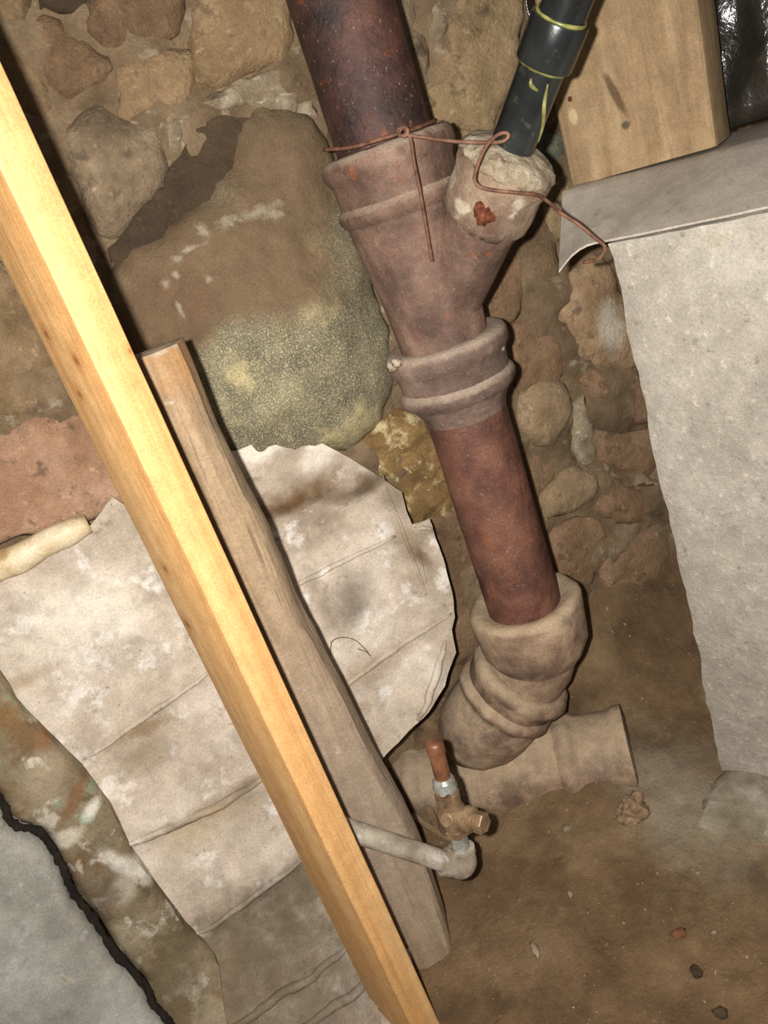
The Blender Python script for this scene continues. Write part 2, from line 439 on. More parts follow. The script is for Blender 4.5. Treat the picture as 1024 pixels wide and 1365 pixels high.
# stones left of the new stud
stone([(-160, 150), (-50, 120), (10, 260), (30, 330), (-160, 360)], 'st_rust', .02)
stone([(-160, 372), (20, 340), (60, 420), (110, 528), (0, 556), (-160, 590)], 'st_brown', .02, rough=.012)
stone([(-180, 600), (0, 560), (110, 532), (170, 650), (160, 672), (60, 706), (-180, 780)], 'st_red', .045, .03, rough=.010, tilt=(0, -.25), rounding=0)

# boulder: dirt over the top, speckled granite bared low on the right
bp = [(318, 190), (336, 152), (384, 144), (432, 166), (450, 230), (470, 300), (505, 380), (527, 462), (518, 540), (474, 592), (385, 610), (300, 620), (262, 520), (236, 470), (180, 470), (160, 400), (150, 345), (240, 300), (304, 244)]
def wl(x, y, off=.03, base=None):
    u, z = wallpt(x, y, off); return (u, z)
bpoly = [wl(x, y) for x, y in bp]
# the material works in the stone's own space: origin at (mean u, min z) of its outline, found after the mesh is made
mb = MB('granite_boulder', .8)
mb.base([(88, 84, 70), (110, 105, 86), (130, 122, 98)], 15, 7, .3, .66)
mb.spots((190, 172, 124), 11, .50, .64, .55, 6).spots((206, 188, 142), 520, .50, .62, .6, 3).spots((64, 64, 54), 420, .56, .66, .5, 3)
BOULDER = stone(bp, None, .075, .13, off=.0, rough=.012, rs=9, step=.011, mat_=mb.m, rounding=2, hump=[(300, 350, .09, .012), (420, 480, .1, .015)])
bo = WI @ BOULDER.matrix_world.translation
def loc_of(x, y, o, off=.08):
    u, z = wallpt(x, y, off); q = WI @ o.matrix_world.translation; return (u - q.x, -off - q.y, z - q.z)
c1 = loc_of(290, 345, BOULDER)
mb.blob((110, 89, 66), (c1[0], c1[1], c1[2]), (.21, .6, .088), .97, .40, .38, 9, math.radians(-26))
mb.blob((110, 89, 66), loc_of(390, 225, BOULDER), (.12, .6, .10), .95, .5, .35, 9)
mb.blob((104, 82, 60), loc_of(220, 430, BOULDER), (.09, .6, .07), .97, .4, .35, 9)
for (x, y, rx, rz) in [(308, 294, .012, .006), (345, 283, .030, .006), (375, 284, .012, .005), (276, 305, .006, .010), (240, 345, .007, .004), (245, 415, .0025, .009), (282, 372, .004, .004), (240, 366, .004, .004), (260, 330, .012, .003), (225, 380, .006, .006)]:
    mb.blob((160, 148, 126), loc_of(x, y, BOULDER), (rx * 1.3, .6, rz * 1.3), .7, .9, 1.3, 110)
mb.bump(22, .012, .4).bump(220, .003, .6).done()

# ochre stones below and right of the boulder
stone([(468, 596), (500, 560), (530, 545), (580, 560), (612, 668), (596, 694), (548, 700), (536, 660)], 'st_gold', .03, .05, rough=.014, rs=26)
stone([(540, 700), (600, 672), (640, 720), (660, 860), (640, 940), (590, 1000), (540, 1010), (600, 880)], 'st_rust', .020, .05, rough=.010)
# behind the stack and the black pipe
stone([(500, -70), (545, -70), (575, 110), (585, 180), (560, 240), (520, 180), (505, 60)], 'st_grey', .012, rough=.010)
stone([(556, -70), (640, -70), (640, -10), (600, 40), (580, 60), (560, 20)], 'lime', .012, .02, rough=.012, rs=30)
stone([(600, 40), (625, -70), (694, -70), (700, 60), (668, 165), (640, 176), (578, 166), (572, 110)], 'st_ochre', .026, .025)
stone([(580, 172), (665, 170), (690, 180), (700, 260), (640, 300), (590, 250)], 'st_tan', .014)
stone([(690, 176), (742, 150), (756, 200), (740, 224), (716, 224)], 'st_green', .012)
stone([(694, 276), (745, 232), (790, 250), (760, 310), (744, 320), (706, 300)], 'st_ochre', .022, .03)
stone([(640, 330), (692, 312), (706, 330), (700, 420), (660, 440), (630, 400)], 'st_mud', .016, .04)
stone([(704, 318), (742, 316), (754, 362), (742, 420), (712, 400)], 'st_brown', .018, .03)
stone([(750, 366), (806, 334), (832, 380), (870, 470), (856, 496), (774, 490), (756, 440)], None, .030, .045, rough=.008,
      mat_=stone_mat('stone_salt_stained', [(112, 92, 62), (138, 114, 80), (160, 138, 104)], 10, bl=[((206, 196, 176), (.0, -.03, .10), (.030, .5, .05), .85, .8, .6, 30)]))
stone([(768, 494), (868, 500), (880, 560), (846, 572), (800, 552)], 'st_mud', .020, .03)
stone([(660, 440), (706, 424), (748, 440), (758, 500), (700, 524), (676, 500)], 'st_mud', .012, .04)
stone([(694, 534), (720, 506), (756, 506), (768, 540), (752, 580), (724, 604), (696, 580)], 'st_pale', .036, .05, rough=.005)
stone([(770, 528), (790, 556), (800, 600), (786, 624), (764, 590)], 'lime', .014, .02)
stone([(788, 574), (846, 578), (880, 570), (886, 640), (806, 622), (790, 604)], 'st_mud', .014, .03)
stone([(776, 618), (800, 626), (890, 642), (894, 652), (796, 636)], 'st_pale', .030, .012)
stone([(724, 664), (744, 636), (776, 624), (804, 644), (790, 668), (760, 684), (724, 698)], 'st_pale', .034, .035, rough=.004)
stone([(700, 600), (750, 606), (740, 636), (716, 664), (690, 640)], 'st_mud', .008, .03)
stone([(806, 652), (890, 660), (900, 700), (840, 704), (792, 690)], 'st_mud', .020, .03)
stone([(726, 706), (788, 690), (812, 706), (800, 770), (760, 790), (735, 760)], 'st_mud', .012, .03)
stone([(808, 712), (905, 706), (950, 840), (900, 862), (820, 800), (800, 776)], 'st_mud', .020, .05)
# courses beyond the left of the view and right of the pier, so that the wall goes on
for i, (u, z, a, b) in enumerate([(-.72, 1.42, .2, .12), (-.95, 1.2, .22, .14), (-.75, 1.02, .2, .13), (-1.0, .82, .2, .14), (-.2, 1.52, .22, .08), (.15, 1.55, .2, .08), (-.55, 1.55, .2, .07), (.75, 1.4, .2, .14), (.75, 1.1, .2, .14), (.98, 1.25, .2, .2), (.5, 1.56, .22, .08), (.8, .8, .2, .16)]):
    sd = 50 + i; poly = [(u + a / 2 * math.cos(t) * (1 + .2 * math.sin(3 * t + i)), z + b / 2 * math.sin(t) * 1.05) for t in [k * math.pi / 4 for k in range(8)]]
    patch('stone', poly, M[['st_brown', 'st_tan', 'st_rust', 'st_grey'][i % 4]], wall, 0.0,
          lambda P, d, sd=sd: .024 * np.sqrt(np.clip(1 - (1 - np.clip(d / .03, 0, 1)) ** 2, 0, 1)) + np.array([.006 * fbm((p[0], p[1], 0), 16, 4, sd) for p in P]), back=.05, step=.016, jit=.006, seed=sd, rounding=2)

# ---- dirt floor, banked up against the foot of the wall
AX = V((0.153, 1.089, 0))
def floor_z(x, y):
    q = WI @ V((x, y, 0)); d = -q.y                           # distance in front of the wall
    bank = 0.17 * math.exp(-max(0, d) / 0.10) * sm(-.05, .15, q.x) + 0.05 * math.exp(-max(0, d) / 0.2)
    r = math.hypot((x - .15), (y - 1.04) * 1.6)
    bank += 0.022 * math.exp(-(r / .26) ** 2)
    return bank + 0.012 * fbm((x, y, 0), 5, 3, 3.0) + 0.006 * fbm((x, y, 0), 22, 4, 4.0) + 0.0025 * fbm((x, y, 0), 70, 3, 6.0)
def build_floor():
    x0, x1, y0, y1, st = -1.3, 1.3, -.5, 1.75, .0125
    nx = int((x1 - x0) / st); ny = int((y1 - y0) / st); vs_, fs = [], []
    for j in range(ny + 1):
        for i in range(nx + 1):
            x = x0 + st * i; y = y0 + st * j; vs_.append((x, y, floor_z(x, y)))
    for j in range(ny):
        for i in range(nx):
            a = j * (nx + 1) + i; fs.append((a, a + 1, a + nx + 2, a + nx + 1))
    o = mesh('floor', vs_, fs, M['floor']); tag(o, 'brown trodden dirt floor banked against the wall', kind='structure'); return o
floor = build_floor()

# ------------------------------------------------------------------ cast-iron soil stack
stack = empty('soil_stack', (AX.x, AX.y, 0.05))
tag(stack, 'rusty cast-iron soil stack with hub joints, a wye and a dusty buried bend', 'pipe')
H = CAM_H
Z = V((0, 0, 1))
def col_part(name, prof, mk, lump=.0008, ls=40, seed=1.0):
    v, f = lathe(AX, Z, [(H + s, r) for s, r in prof], 64, lump, ls, seed)
    return auto_smooth(mesh(name, v, f, M[mk], stack), 50)
def lerp_prof(a, b, n):
    return [(a[0] + (b[0] - a[0]) * i / n, a[1] + (b[1] - a[1]) * i / n) for i in range(n + 1)]
col_part('upper_pipe', lerp_prof((.75, .0595), (-.03, .0595), 24), 'iron_up', .0006)
wye = col_part('wye_fitting', [(.004, .060), (.008, .070)] + [(.006, .080), (-.002, .0845), (-.012, .0845), (-.020, .0800), (-.026, .0775)] + [(-.048, .0765)] + bead(-.062, .0755, .007, .024) + [(-.078, .074), (-.10, .072), (-.14, .0675), (-.19, .0625), (-.235, .060), (-.275, .059)], 'iron_wye', .0012)
# upper hub dust rim
col_part('hub', [(-.243, .060), (-.240, .070)] + [(-.243, .0795), (-.250, .0840), (-.258, .0845), (-.266, .082), (-.272, .0765)] + [(-.292, .0745)] + bead(-.308, .0735, .0075, .026) + [(-.325, .068), (-.338, .060), (-.350, .0566)], 'iron_hub', .0012, seed=3)
col_part('lower_pipe', lerp_prof((-.32, .0560), (-.70, .0560), 20), 'iron_low', .0006, seed=4)
col_part('bottom_hub', [(-.668, .056), (-.660, .066), (-.659, .078), (-.664, .0850), (-.672, .0865), (-.70, .0850), (-.735, .082), (-.752, .074), (-.766, .066)], 'iron_dust', .003, 28, 5)
# one-eighth bend down to the left, its hub, and the buried run
RE = V((math.cos(math.radians(-15)), math.sin(math.radians(-15)), 0))     # along the buried run, to the right
D45 = (-RE * .72 - Z * .69).normalized()
b0 = V((AX.x, AX.y, H - .712))
pts = [b0, b0 - Z * .014]
for k in range(1, 7):
    t = k / 6; d = (-Z * (1 - t) + D45 * t).normalized(); pts.append(pts[-1] + d * .013)
pts += [pts[-1] + D45 * .05, pts[-1] + D45 * .09]
v, f = sweep(pts, [.066, .066] + [.0655] * 6 + [.064, .064], 48, .003, 26, 6.0)
auto_smooth(mesh('bend', v, f, M['iron_dust'], stack), 60)
hb = pts[-3] - D45 * .002
v, f = lathe(hb, D45, [(-.002, .060), (-.004, .072), (.000, .081), (.008, .085), (.018, .083), (.026, .0775), (.040, .076)] + bead(.054, .075, .008, .026) + [(.072, .076), (.10, .077), (.135, .073), (.165, .062), (.19, .042)], 56, .003, 26, 7.0)
auto_smooth(mesh('branch_hub', v, f, M['iron_dust'], stack), 60)
RC = hb + D45 * .135; RC.z = .047; RC += RE * .016
v, f = lathe(RC - RE * .136, RE, [(0, .050), (0.002, .066), (.05, .067), (.09, .080), (.14, .084), (.19, .078), (.215, .072), (.236, .070)] + bead(.25, .070, .010, .036) + [(.275, .070), (.325, .070), (.332, .0755), (.347, .0765), (.350, .060)], 56, .0035, 24, 8.0)
auto_smooth(mesh('buried_run', v, f, M['iron_dust'], stack), 60)
lp = RC - RE * .141
v, f = lathe(lp, -RE, [(-.02, .058), (0, .064), (.012, .068), (.022, .068), (.03, .062), (.07, .060), (.12, .060)], 48, .004, 24, 9.0)
auto_smooth(mesh('run_socket', v, f, M['iron_rust' if 'iron_rust' in M else 'iron_dust'], stack), 60)

# wye branch with its packed socket
BR0 = V((AX.x, AX.y, H - .215))
BR1 = atD(678, 214, 1.03)
bd_ = (BR1 - BR0); BL = bd_.length; bd_.normalize()
v, f = lathe(BR0, bd_, [(0.0, .040), (.03, .044), (.10, .045), (BL - .085, .045), (BL - .07, .050)], 48, .0015, 40, 11)
auto_smooth(mesh('branch', v, f, M['iron_wye'], stack), 60)
v, f = lathe(BR0, bd_, [(BL - .078, .047), (BL - .066, .054), (BL - .05, .0555), (BL - .025, .0545), (BL - .016, .0575), (BL - .004, .058), (BL, .054), (BL + .002, .030)], 56, .003, 34, 12)
bh = auto_smooth(mesh('branch_socket', v, f, MB('socket_iron', .9).base([(98, 76, 62), (130, 108, 90), (156, 136, 114)], 22).spots((196, 186, 164), 30, .56, .68, .7).bump(90, .004, .7).done(), stack), 60)
v, f = lathe(BR0, bd_, [(BL - .006, .058), (BL + .000, .0585), (BL + .008, .052), (BL + .016, .036), (BL + .018, .026)], 56, .006, 60, 13)
mesh('mortar_packing', v, f, M['crust'], bh)
rb = atD(667, 290, 1.0)
tdir = (rb - BR0); rb2 = BR0 + bd_ * tdir.dot(bd_); nrm = (rb - rb2).normalized(); nrm = (CAM - rb).normalized()
pc = rb2 + (nrm - bd_ * nrm.dot(bd_)).normalized() * .051
def blob(c, r, mk, name, parent, lump=.35, seed=1.0, sc=(1, 1, 1), ls=60, sub=3):
    bm = bmesh.new(); bmesh.ops.create_icosphere(bm, subdivisions=sub, radius=1.0)
    vv = []
    for x in bm.verts:
        d = x.co.normalized(); q = V((d.x * sc[0], d.y * sc[1], d.z * sc[2])) * r
        q = q * (1 + lump * fbm(d, 1.6, 4, seed)); vv.append(V(c) + q)
    ff = [tuple(x.index for x in fc.verts) for fc in bm.faces]; bm.free()
    return mesh(name, vv, ff, M[mk] if isinstance(mk, str) else mk, parent)
blob(pc, .012, 'rustblob', 'rusty_bolt', stack, .5, 3.0)
# dust and mortar crumbs on the hub rims
for i, (x, y, D_) in enumerate([(529, 484, 1.045), (523, 489, 1.05), (668, 462, 1.07)]):
    blob(atD(x, y, D_), .006, 'crust', 'mortar_crumb', stack, .7, i + 2.0, sub=2)

# ------------------------------------------------------------------ black plastic drain
A0 = BR0 + bd_ * (BL - .03)
A1 = atD(757, 0, .975)
ad = (A1 - A0).normalized()
drain = empty('plastic_drain_pipe', tuple(A0)); tag(drain, 'glossy black plastic drain pipe with coupling and smeared yellow glue', 'pipe')
v, f = lathe(A0, ad, [(0, .0225), (0.0005, .0248), (.55, .0248), (.5505, .0225)], 56); auto_smooth(mesh('pipe', v, f, M['abs'], drain))
def along(x, y):                                   # length along the drain nearest to a picture point
    best = None
    for k in range(0, 600):
        s = k * .001; p = A0 + ad * s - CAM; X = IMG_W / 2 + FOC * p.dot(CI) / p.dot(FW); Y = IMG_H / 2 + FOC * p.dot(CJ) / p.dot(FW)
        e = (X - x) ** 2 + (Y - y) ** 2
        if best is None or e < best[0]: best = (e, s)
    return best[1]
s0, s1 = along(728, 86), along(750, 24)
v, f = lathe(A0, ad, [(s0, .0250), (s0, .0300), (s0 + .002, .0308), (s1 - .002, .0308), (s1, .0300), (s1, .0250)], 56); cpl = auto_smooth(mesh('coupling', v, f, M['abs'], drain))
for s, dr in ((s0 - .001, 1), (s1 + .001, 1)):
    a, b = frame(ad); pp = []
    n = 60; vs_, fs = [], []
    for k in range(n):
        th = 2 * math.pi * k / n; dd_ = a * math.cos(th) + b * math.sin(th)
        for j in range(6):
            ph = 2 * math.pi * j / 6; rr = .0018 + .0014 * noise.noise(V((math.cos(th) * 2, math.sin(th) * 2, s * 30)))
            vs_.append(A0 + ad * (s + rr * math.sin(ph) * 1.5) + dd_ * (.0258 + rr * math.cos(ph) * .9))
    for k in range(n):
        for j in range(6):
            fs.append((k * 6 + j, ((k + 1) % n) * 6 + j, ((k + 1) % n) * 6 + (j + 1) % 6, k * 6 + (j + 1) % 6))
    mesh('glue_ring', vs_, fs, M['glue'], drain)
def on_drain(x, y, r=.0252):
    s = along(x, y); p = A0 + ad * s; v_ = ray(x, y)
    # nearest point of the picture ray to the axis, pulled onto the surface on the viewer's side
    t = (p - CAM).dot(v_) / v_.dot(v_); q = CAM + v_ * t; n_ = q - p; n_ -= ad * n_.dot(ad); k = min(1.0, n_.length / r)
    side = n_.normalized(); tow = (CAM - p); tow -= ad * tow.dot(ad); tow -= side * tow.dot(side); tow.normalize()
    return p + (side * k + tow * math.sqrt(max(0, 1 - k * k))) * r
for pl in ([(734, 102), (729, 130), (726, 160), (718, 190)], [(712, 94), (716, 104), (722, 112)]):
    pts = spline([on_drain(x, y) for x, y in pl], 5); n = len(pts)
    v, f = sweep(pts, [.0016 * (.5 + math.sin(math.pi * (i + .5) / n)) for i in range(n)], 8); mesh('glue_drip', v, f, M['glue'], drain)

# ------------------------------------------------------------------ concrete pier, cap, timber post, dark sheeting
PA = atD(810, 325, 1.05); PT = PA.z
az = math.radians(-42); PD = V((-math.sin(az), -math.cos(az), 0))        # along the face, coming nearer to the right
PN = V((-PD.y, PD.x, 0)); PN = PN if PN.y > 0 else -PN                    # into the pier
pier = empty('concrete_pier', (PA.x, PA.y, 0)); tag(pier, 'grey rough-cast concrete pier beside the stack under a timber post', 'pier')
def slab(name, p0, ex, ey, lx, ly, z0, z1, mk, parent, rough=.004, ls=14, step=.018, seed=1.0, topf=None):
    """rough box with noise-broken arrises"""
    vs_, fs = [], []
    nx, ny, nz = max(1, int(lx / step)), max(1, int(ly / step)), max(1, int((z1 - z0) / step))
    idx = {}
    def vid(i, j, k):
        if (i, j, k) not in idx:
            q = p0 + ex * (lx * i / nx) + ey * (ly * j / ny); q = V((q.x, q.y, z0 + (z1 - z0) * k / nz))
            nd = V((0, 0, 0))
            if i == 0: nd -= ex
            if i == nx: nd += ex
            if j == 0: nd -= ey
            if j == ny: nd += ey
            if k == nz: nd += Z
            edge = ((i in (0, nx)) + (j in (0, ny)) + (k in (0, nz)))
            if nd.length > 0:
                nd.normalize(); am = rough * fbm(q, ls, 5, seed)
                if edge >= 2: am -= abs(rough * 1.2 * fbm(q, 50, 3, seed + 2)) + rough * .5
                q = q + nd * am
            if topf and k == nz: q.z += topf(lx * i / nx, ly * j / ny)
            idx[(i, j, k)] = len(vs_); vs_.append(q)
        return idx[(i, j, k)]
    for i in range(nx):
        for k in range(nz):
            for j in (0, ny): fs.append((vid(i, j, k), vid(i + 1, j, k), vid(i + 1, j, k + 1), vid(i, j, k + 1)))
    for j in range(ny):
        for k in range(nz):
            for i in (0, nx): fs.append((vid(i, j, k), vid(i, j + 1, k), vid(i, j + 1, k + 1), vid(i, j, k + 1)))
    for i in range(nx):
        for j in range(ny):
            for k in (0, nz): fs.append((vid(i, j, k), vid(i + 1, j, k), vid(i + 1, j + 1, k), vid(i, j + 1, k)))
    return auto_smooth(mesh(name, vs_, fs, M[mk], parent), 50)
slab('shaft', PA, PD, PN, .50, .30, -.03, PT, 'concrete', pier, .004, 12)
slab('footing', PA - PD * .004 - PN * .13, PD, PN, .52, .42, -.05, .028, 'footing', pier, .012, 7, seed=4.0)
# cement cap sloping up to the post, its end drooping over the pier
PB1 = atD(760, 250, 1.225); PB2 = atD(955, 195, 1.165)
def cap_surface():
    nu, nv = 44, 22; vs_, fs = [], []
    zb = (PB1.z + PB2.z) / 2
    L0 = -.085; L1 = .5
    for j in range(nv + 1):
        for i in range(nu + 1):
            s = L0 + (L1 - L0) * i / nu; t = j / nv; dpt = -.004 + .33 * t
            dpt = .001 + .30 * t
            z = PT + .004 + (zb - PT - .008) * min(1.0, max(0, dpt) / .15)
            q = PA + PD * max(s, 0) + PN * dpt; q.z = z
            if s < 0:                              # free end hanging over the edge of the pier
                tip = atD(745, 362, 1.065); bk = atD(750, 256, 1.19); tt = min(1.0, t / .5)
                en = tip.lerp(bk, tt) + (PN * (.30 * (t - .5)) if t > .5 else V((0, 0, 0)))
                k = s / L0; q = q.lerp(en, k) + Z * (.010 * math.sin(math.pi * k) * (1 - tt))
            vs_.append(q + Z * (.0015 * fbm(q, 9, 3, 2.0)))
    n0 = len(vs_)
    for v_ in list(vs_): vs_.append(v_ - Z * .0025)
    for j in range(nv):
        for i in range(nu):
            a = j * (nu + 1) + i; q = (a, a + 1, a + nu + 2, a + nu + 1); fs.append(q); fs.append(tuple(x + n0 for x in reversed(q)))
    def wallf(ids):
        for a, b in zip(ids, ids[1:]): fs.append((a, b, b + n0, a + n0))
    wallf(range(nu + 1)); wallf([nv * (nu + 1) + i for i in range(nu + 1)]); wallf([j * (nu + 1) for j in range(nv + 1)]); wallf([j * (nu + 1) + nu for j in range(nv + 1)])
    return vs_, fs
v, f = cap_surface()
capo = auto_smooth(mesh('cap_sheet', v, f, M['cap'], mw=Matrix.Translation(PA)), 50)
tag(capo, 'smooth grey sheet capping the concrete pier, its end drooping', 'sheet')
# timber post on the cap
pe = (PB2 - PB1); pe.z = 0; PW = pe.length; pe.normalize(); pn = V((-pe.y, pe.x, 0)); pn = pn if pn.y > 0 else -pn
zb = (PB1.z + PB2.z) / 2
mp = MB('post_wood', .8)
g = mp.mapped((26, 26, 3)); mp.base([(128, 105, 76), (150, 125, 92), (168, 144, 110)], 1.6, 6, .3, .7, g, .6)
mp.spots((176, 150, 112), 8, .55, .7, .5, 7).spots((116, 90, 60), 7, .52, .68, .6, 7).blob((84, 62, 40), (.085, -.01, .09), (.006, .3, .035), .8, .5, .6, 40, math.radians(18))
mp.blob((60, 56, 40), (.09, -.01, .055), (.007, .3, .006), .8, .5, .6, 60).blob((196, 176, 136), (.025, -.01, .085), (.007, .3, .012), .8, .5, .6, 60).blob((72, 36, 16), (.026, -.01, .105), (.0035, .3, .004), .95, .3, .3, 60)
mp.bump(1.2, .002, .6, 6, mp.mapped((120, 120, 8))).done()
post = empty('timber_post', mw=Matrix.Translation((PB1.x, PB1.y, zb)) @ Matrix.Rotation(math.atan2(pe.y, pe.x), 4, 'Z'))
tag(post, 'thick brown timber post standing on the capped concrete pier', 'post')
def timber(name, lx, ly, z0, z1, m, parent, bev=.006, lean=(0, 0), seed=1.0, rough=.0015, nz=24):
    """squared timber in the parent's space, x 0..lx, y 0..ly, with worn arrises"""
    prof = []
    for (cx, cy, a0) in ((bev, bev, 180), (lx - bev, bev, 270), (lx - bev, ly - bev, 0), (bev, ly - bev, 90)):
        for k in range(4):
            t = math.radians(a0 + 30 * k); prof.append((cx + bev * math.cos(t), cy + bev * math.sin(t)))
    vs_, fs = [], []; n = len(prof)
    for i in range(nz + 1):
        z = z0 + (z1 - z0) * i / nz
        for (x, y) in prof:
            vs_.append(V((x + lean[0] * (z - z0) + rough * fbm((x, y, z), 9, 3, seed), y + lean[1] * (z - z0) + rough * fbm((x, y, z), 9, 3, seed + 5), z)))
    for i in range(nz):
        for k in range(n): fs.append((i * n + k, i * n + (k + 1) % n, (i + 1) * n + (k + 1) % n, (i + 1) * n + k))
    fs.append(tuple(reversed(range(n)))); fs.append(tuple(nz * n + k for k in range(n)))
    o = mesh(name, vs_, fs, m, parent, world=False); return auto_smooth(o, 22)
timber('shaft', PW, .085, 0.0, .85, mp.m, post, .008, (.03, 0))
# dark plastic sheeting hung behind the post
def sheeting(name, p0, p1, z0, z1, label, seed, parent=None):
    vs_, fs = [], []; nu, nv = 40, 40; ex = (p1 - p0); L = ex.length; ex.normalize(); nn = V((ex.y, -ex.x, 0))
    for j in range(nv + 1):
        for i in range(nu + 1):
            q = p0 + ex * (L * i / nu); z = z0 + (z1 - z0) * j / nv
            dsp = .016 * fbm((q.x * 1.5, q.y * 1.5, z * .9), 7, 3, seed) + .004 * fbm((q.x, q.y, z), 30, 3, seed + 1)
            vs_.append(V((q.x, q.y, z)) + nn * dsp)
    n0 = len(vs_); vs_ += [x - nn * .0015 for x in list(vs_)]
    for j in range(nv):
        for i in range(nu):
            a = j * (nu + 1) + i; q = (a, a + 1, a + nu + 2, a + nu + 1); fs.append(q); fs.append(tuple(x + n0 for x in reversed(q)))
    for ids in (range(nu + 1), [nv * (nu + 1) + i for i in range(nu + 1)], [j * (nu + 1) for j in range(nv + 1)], [j * (nu + 1) + nu for j in range(nv + 1)]):
        ids = list(ids)
        for a, b in zip(ids, ids[1:]): fs.append((a, b, b + n0, a + n0))
    o = mesh(name, vs_, fs, M['plastic'], mw=Matrix.Translation((p0.x, p0.y, z0))); return tag(o, label, 'sheeting')
sp0 = V((PB2.x, PB2.y, 0)) + pn * .115 - pe * .04; sp1 = sp0 + PD * .22 + PN * .02
sheeting('plastic_sheeting', sp0, sp1, zb + .006, 1.75, 'black shiny plastic sheeting hanging right of the timber post', 3.0)
sq0 = WM @ V((wallpt(690, 0, .03)[0], -.045, 0)); sq1 = WM @ V((wallpt(775, 0, .03)[0], -.045, 0))
sheeting('plastic_sheeting', V((sq0.x, sq0.y, 0)), V((sq1.x, sq1.y, 0)), wallpt(700, 62, .045)[1], 1.75, 'black shiny plastic strip hanging behind the black drain pipe', 8.0)

# ------------------------------------------------------------------ pale membrane over the foot of the wall
def mem_base(u, z):
    zr = z - CAM_H
    return .045 + .26 * max(0, -.45 - zr) + .16 * sm(-.86, -1.06, zr) + .02 * sm(-.3, -.55, zr)
def wm(x, y, extra=0.0):
    return wallpt(x, y, lambda u, z: mem_base(u, z) + extra)
def ridges(P, lst):
    r = np.zeros(len(P))
    for (a, b, h, wd, kind) in lst:
        d, s, t = seg_dist(P, wm(*a), wm(*b))
        fade = np.clip(np.minimum(t, 1 - t) / .15, 0, 1)
        if kind == 'r': r += h * np.exp(-(d / wd) ** 2) * (.35 + .65 * fade)
        else:                                     # lapped step: the upper side stands proud and falls back over wd
            r += h * np.exp(-d / wd) * (.5 + .5 * np.tanh(s * d / .007)) * (.2 + .8 * fade)
    return r
def paper_mat(name, bl, cols=((156, 140, 122), (186, 171, 153), (208, 196, 181))):
    q = MB(name, .8, spec=.25).base(list(cols), 6, 7)
    q.spots((130, 112, 92), 9, .52, .70, .7, 7).spots((224, 216, 206), 18, .55, .66, .7, 7).spots((116, 100, 78), 30, .62, .72, .5).spots((96, 82, 66), 200, .68, .74, .6, 2)
    for b in bl: q.blob(*b)
    return q
outR = [(262, 610), (315, 601), (362, 581), (385, 573), (398, 575), (466, 610), (535, 655), (540, 680), (546, 697), (570, 690), (590, 745), (602, 790), (606, 822), (601, 838), (608, 870), (594, 915), (566, 956), (540, 985), (508, 1012), (530, 1100), (545, 1250), (560, 1420), (330, 1420), (300, 1200), (250, 900), (230, 720)]
ridR = [((330, 672), (400, 655), .020, .020, 'r'), ((400, 652), (490, 640), .016, .018, 'r'), ((330, 808), (530, 712), .010, .022, 's'), ((430, 930), (595, 815), .008, .02, 's'), ((515, 640), (560, 790), .004, .010, 'r'), ((560, 960), (590, 850), .010, .014, 'r'), ((545, 700), (575, 700), .012, .012, 'r'), ((300, 1365), (480, 1245), .010, .016, 'r'), ((420, 1365), (520, 1290), .010, .016, 'r')]
def relR(P, d):
    return ridges(P, ridR) + np.array([.010 * fbm((p[0], p[1], 0), 6, 4, 31) + .0022 * fbm((p[0], p[1], 0), 34, 4, 33) for p in P])
pq = paper_mat('pale_paper_right', ())
memR = patch('paper_membrane', [wm(x, y) for x, y in outR], pq.m, None, mem_base, relR, step=.010, jit=.0012, seed=3, rounding=0, thick=.002)
def lm(o, x, y):
    u, z = wm(x, y); q = WI @ o.matrix_world.translation; return (u - q.x, -mem_base(u, z) - q.y, z - q.z)
for (x, y, rx, rz, col, amt, rot) in [(385, 664, .095, .024, (104, 78, 50), .95, 0), (480, 648, .06, .02, (98, 78, 58), .9, 0), (520, 660, .035, .03, (110, 94, 72), .7, 0), (540, 720, .03, .04, (112, 90, 64), .7, 20), (470, 800, .05, .04, (112, 100, 86), .8, 30), (430, 800, .02, .06, (122, 106, 84), .6, 0), (560, 740, .012, .03, (98, 74, 50), .7, 20), (500, 890, .08, .03, (140, 118, 94), .6, -30), (340, 600, .06, .02, (226, 216, 200), .8, -20), (430, 600, .05, .02, (222, 210, 194), .8, 20), (580, 900, .02, .05, (200, 192, 180), .6, 15), (420, 1300, .14, .09, (110, 96, 74), .85, 0), (340, 1150, .1, .05, (120, 104, 80), .6, -30)]:
    pq.blob(col, lm(memR, x, y), (rx, .5, rz), amt, .9, .7, 26, math.radians(max(0, rot)))
pq.bump(26, .006, .5).bump(150, .0015, .5).done()
tag(memR, 'pale stained paper membrane behind the old plank, ragged edge beside the stack', 'membrane')
outL = [(-150, 826), (-80, 790), (0, 752), (60, 726), (120, 700), (150, 662), (190, 690), (330, 700), (400, 900), (470, 1200), (520, 1420), (270, 1420), (255, 1300), (172, 1190), (78, 1045), (-30, 918), (-150, 850)]
ridL = [((-80, 800), (120, 702), .0, .01, 'r'), ((110, 1010), (290, 880), .014, .030, 's'), ((150, 1130), (365, 1018), .014, .022, 's'), ((170, 1095), (350, 1040), .010, .012, 'r'), ((260, 1250), (410, 1130), .016, .035, 's'), ((290, 1365), (470, 1235), .013, .016, 'r'), ((380, 1365), (520, 1260), .012, .016, 'r')]
def relL(P, d):
    return .008 + ridges(P, ridL) + np.array([.008 * fbm((p[0], p[1], 0), 6, 4, 41) + .002 * fbm((p[0], p[1], 0), 34, 4, 43) for p in P])
pl_ = paper_mat('pale_paper_left', ())
memL = patch('paper_membrane', [wm(x, y, .008) for x, y in outL], pl_.m, None, mem_base, relL, step=.011, jit=.0012, seed=5, rounding=0, thick=.002)
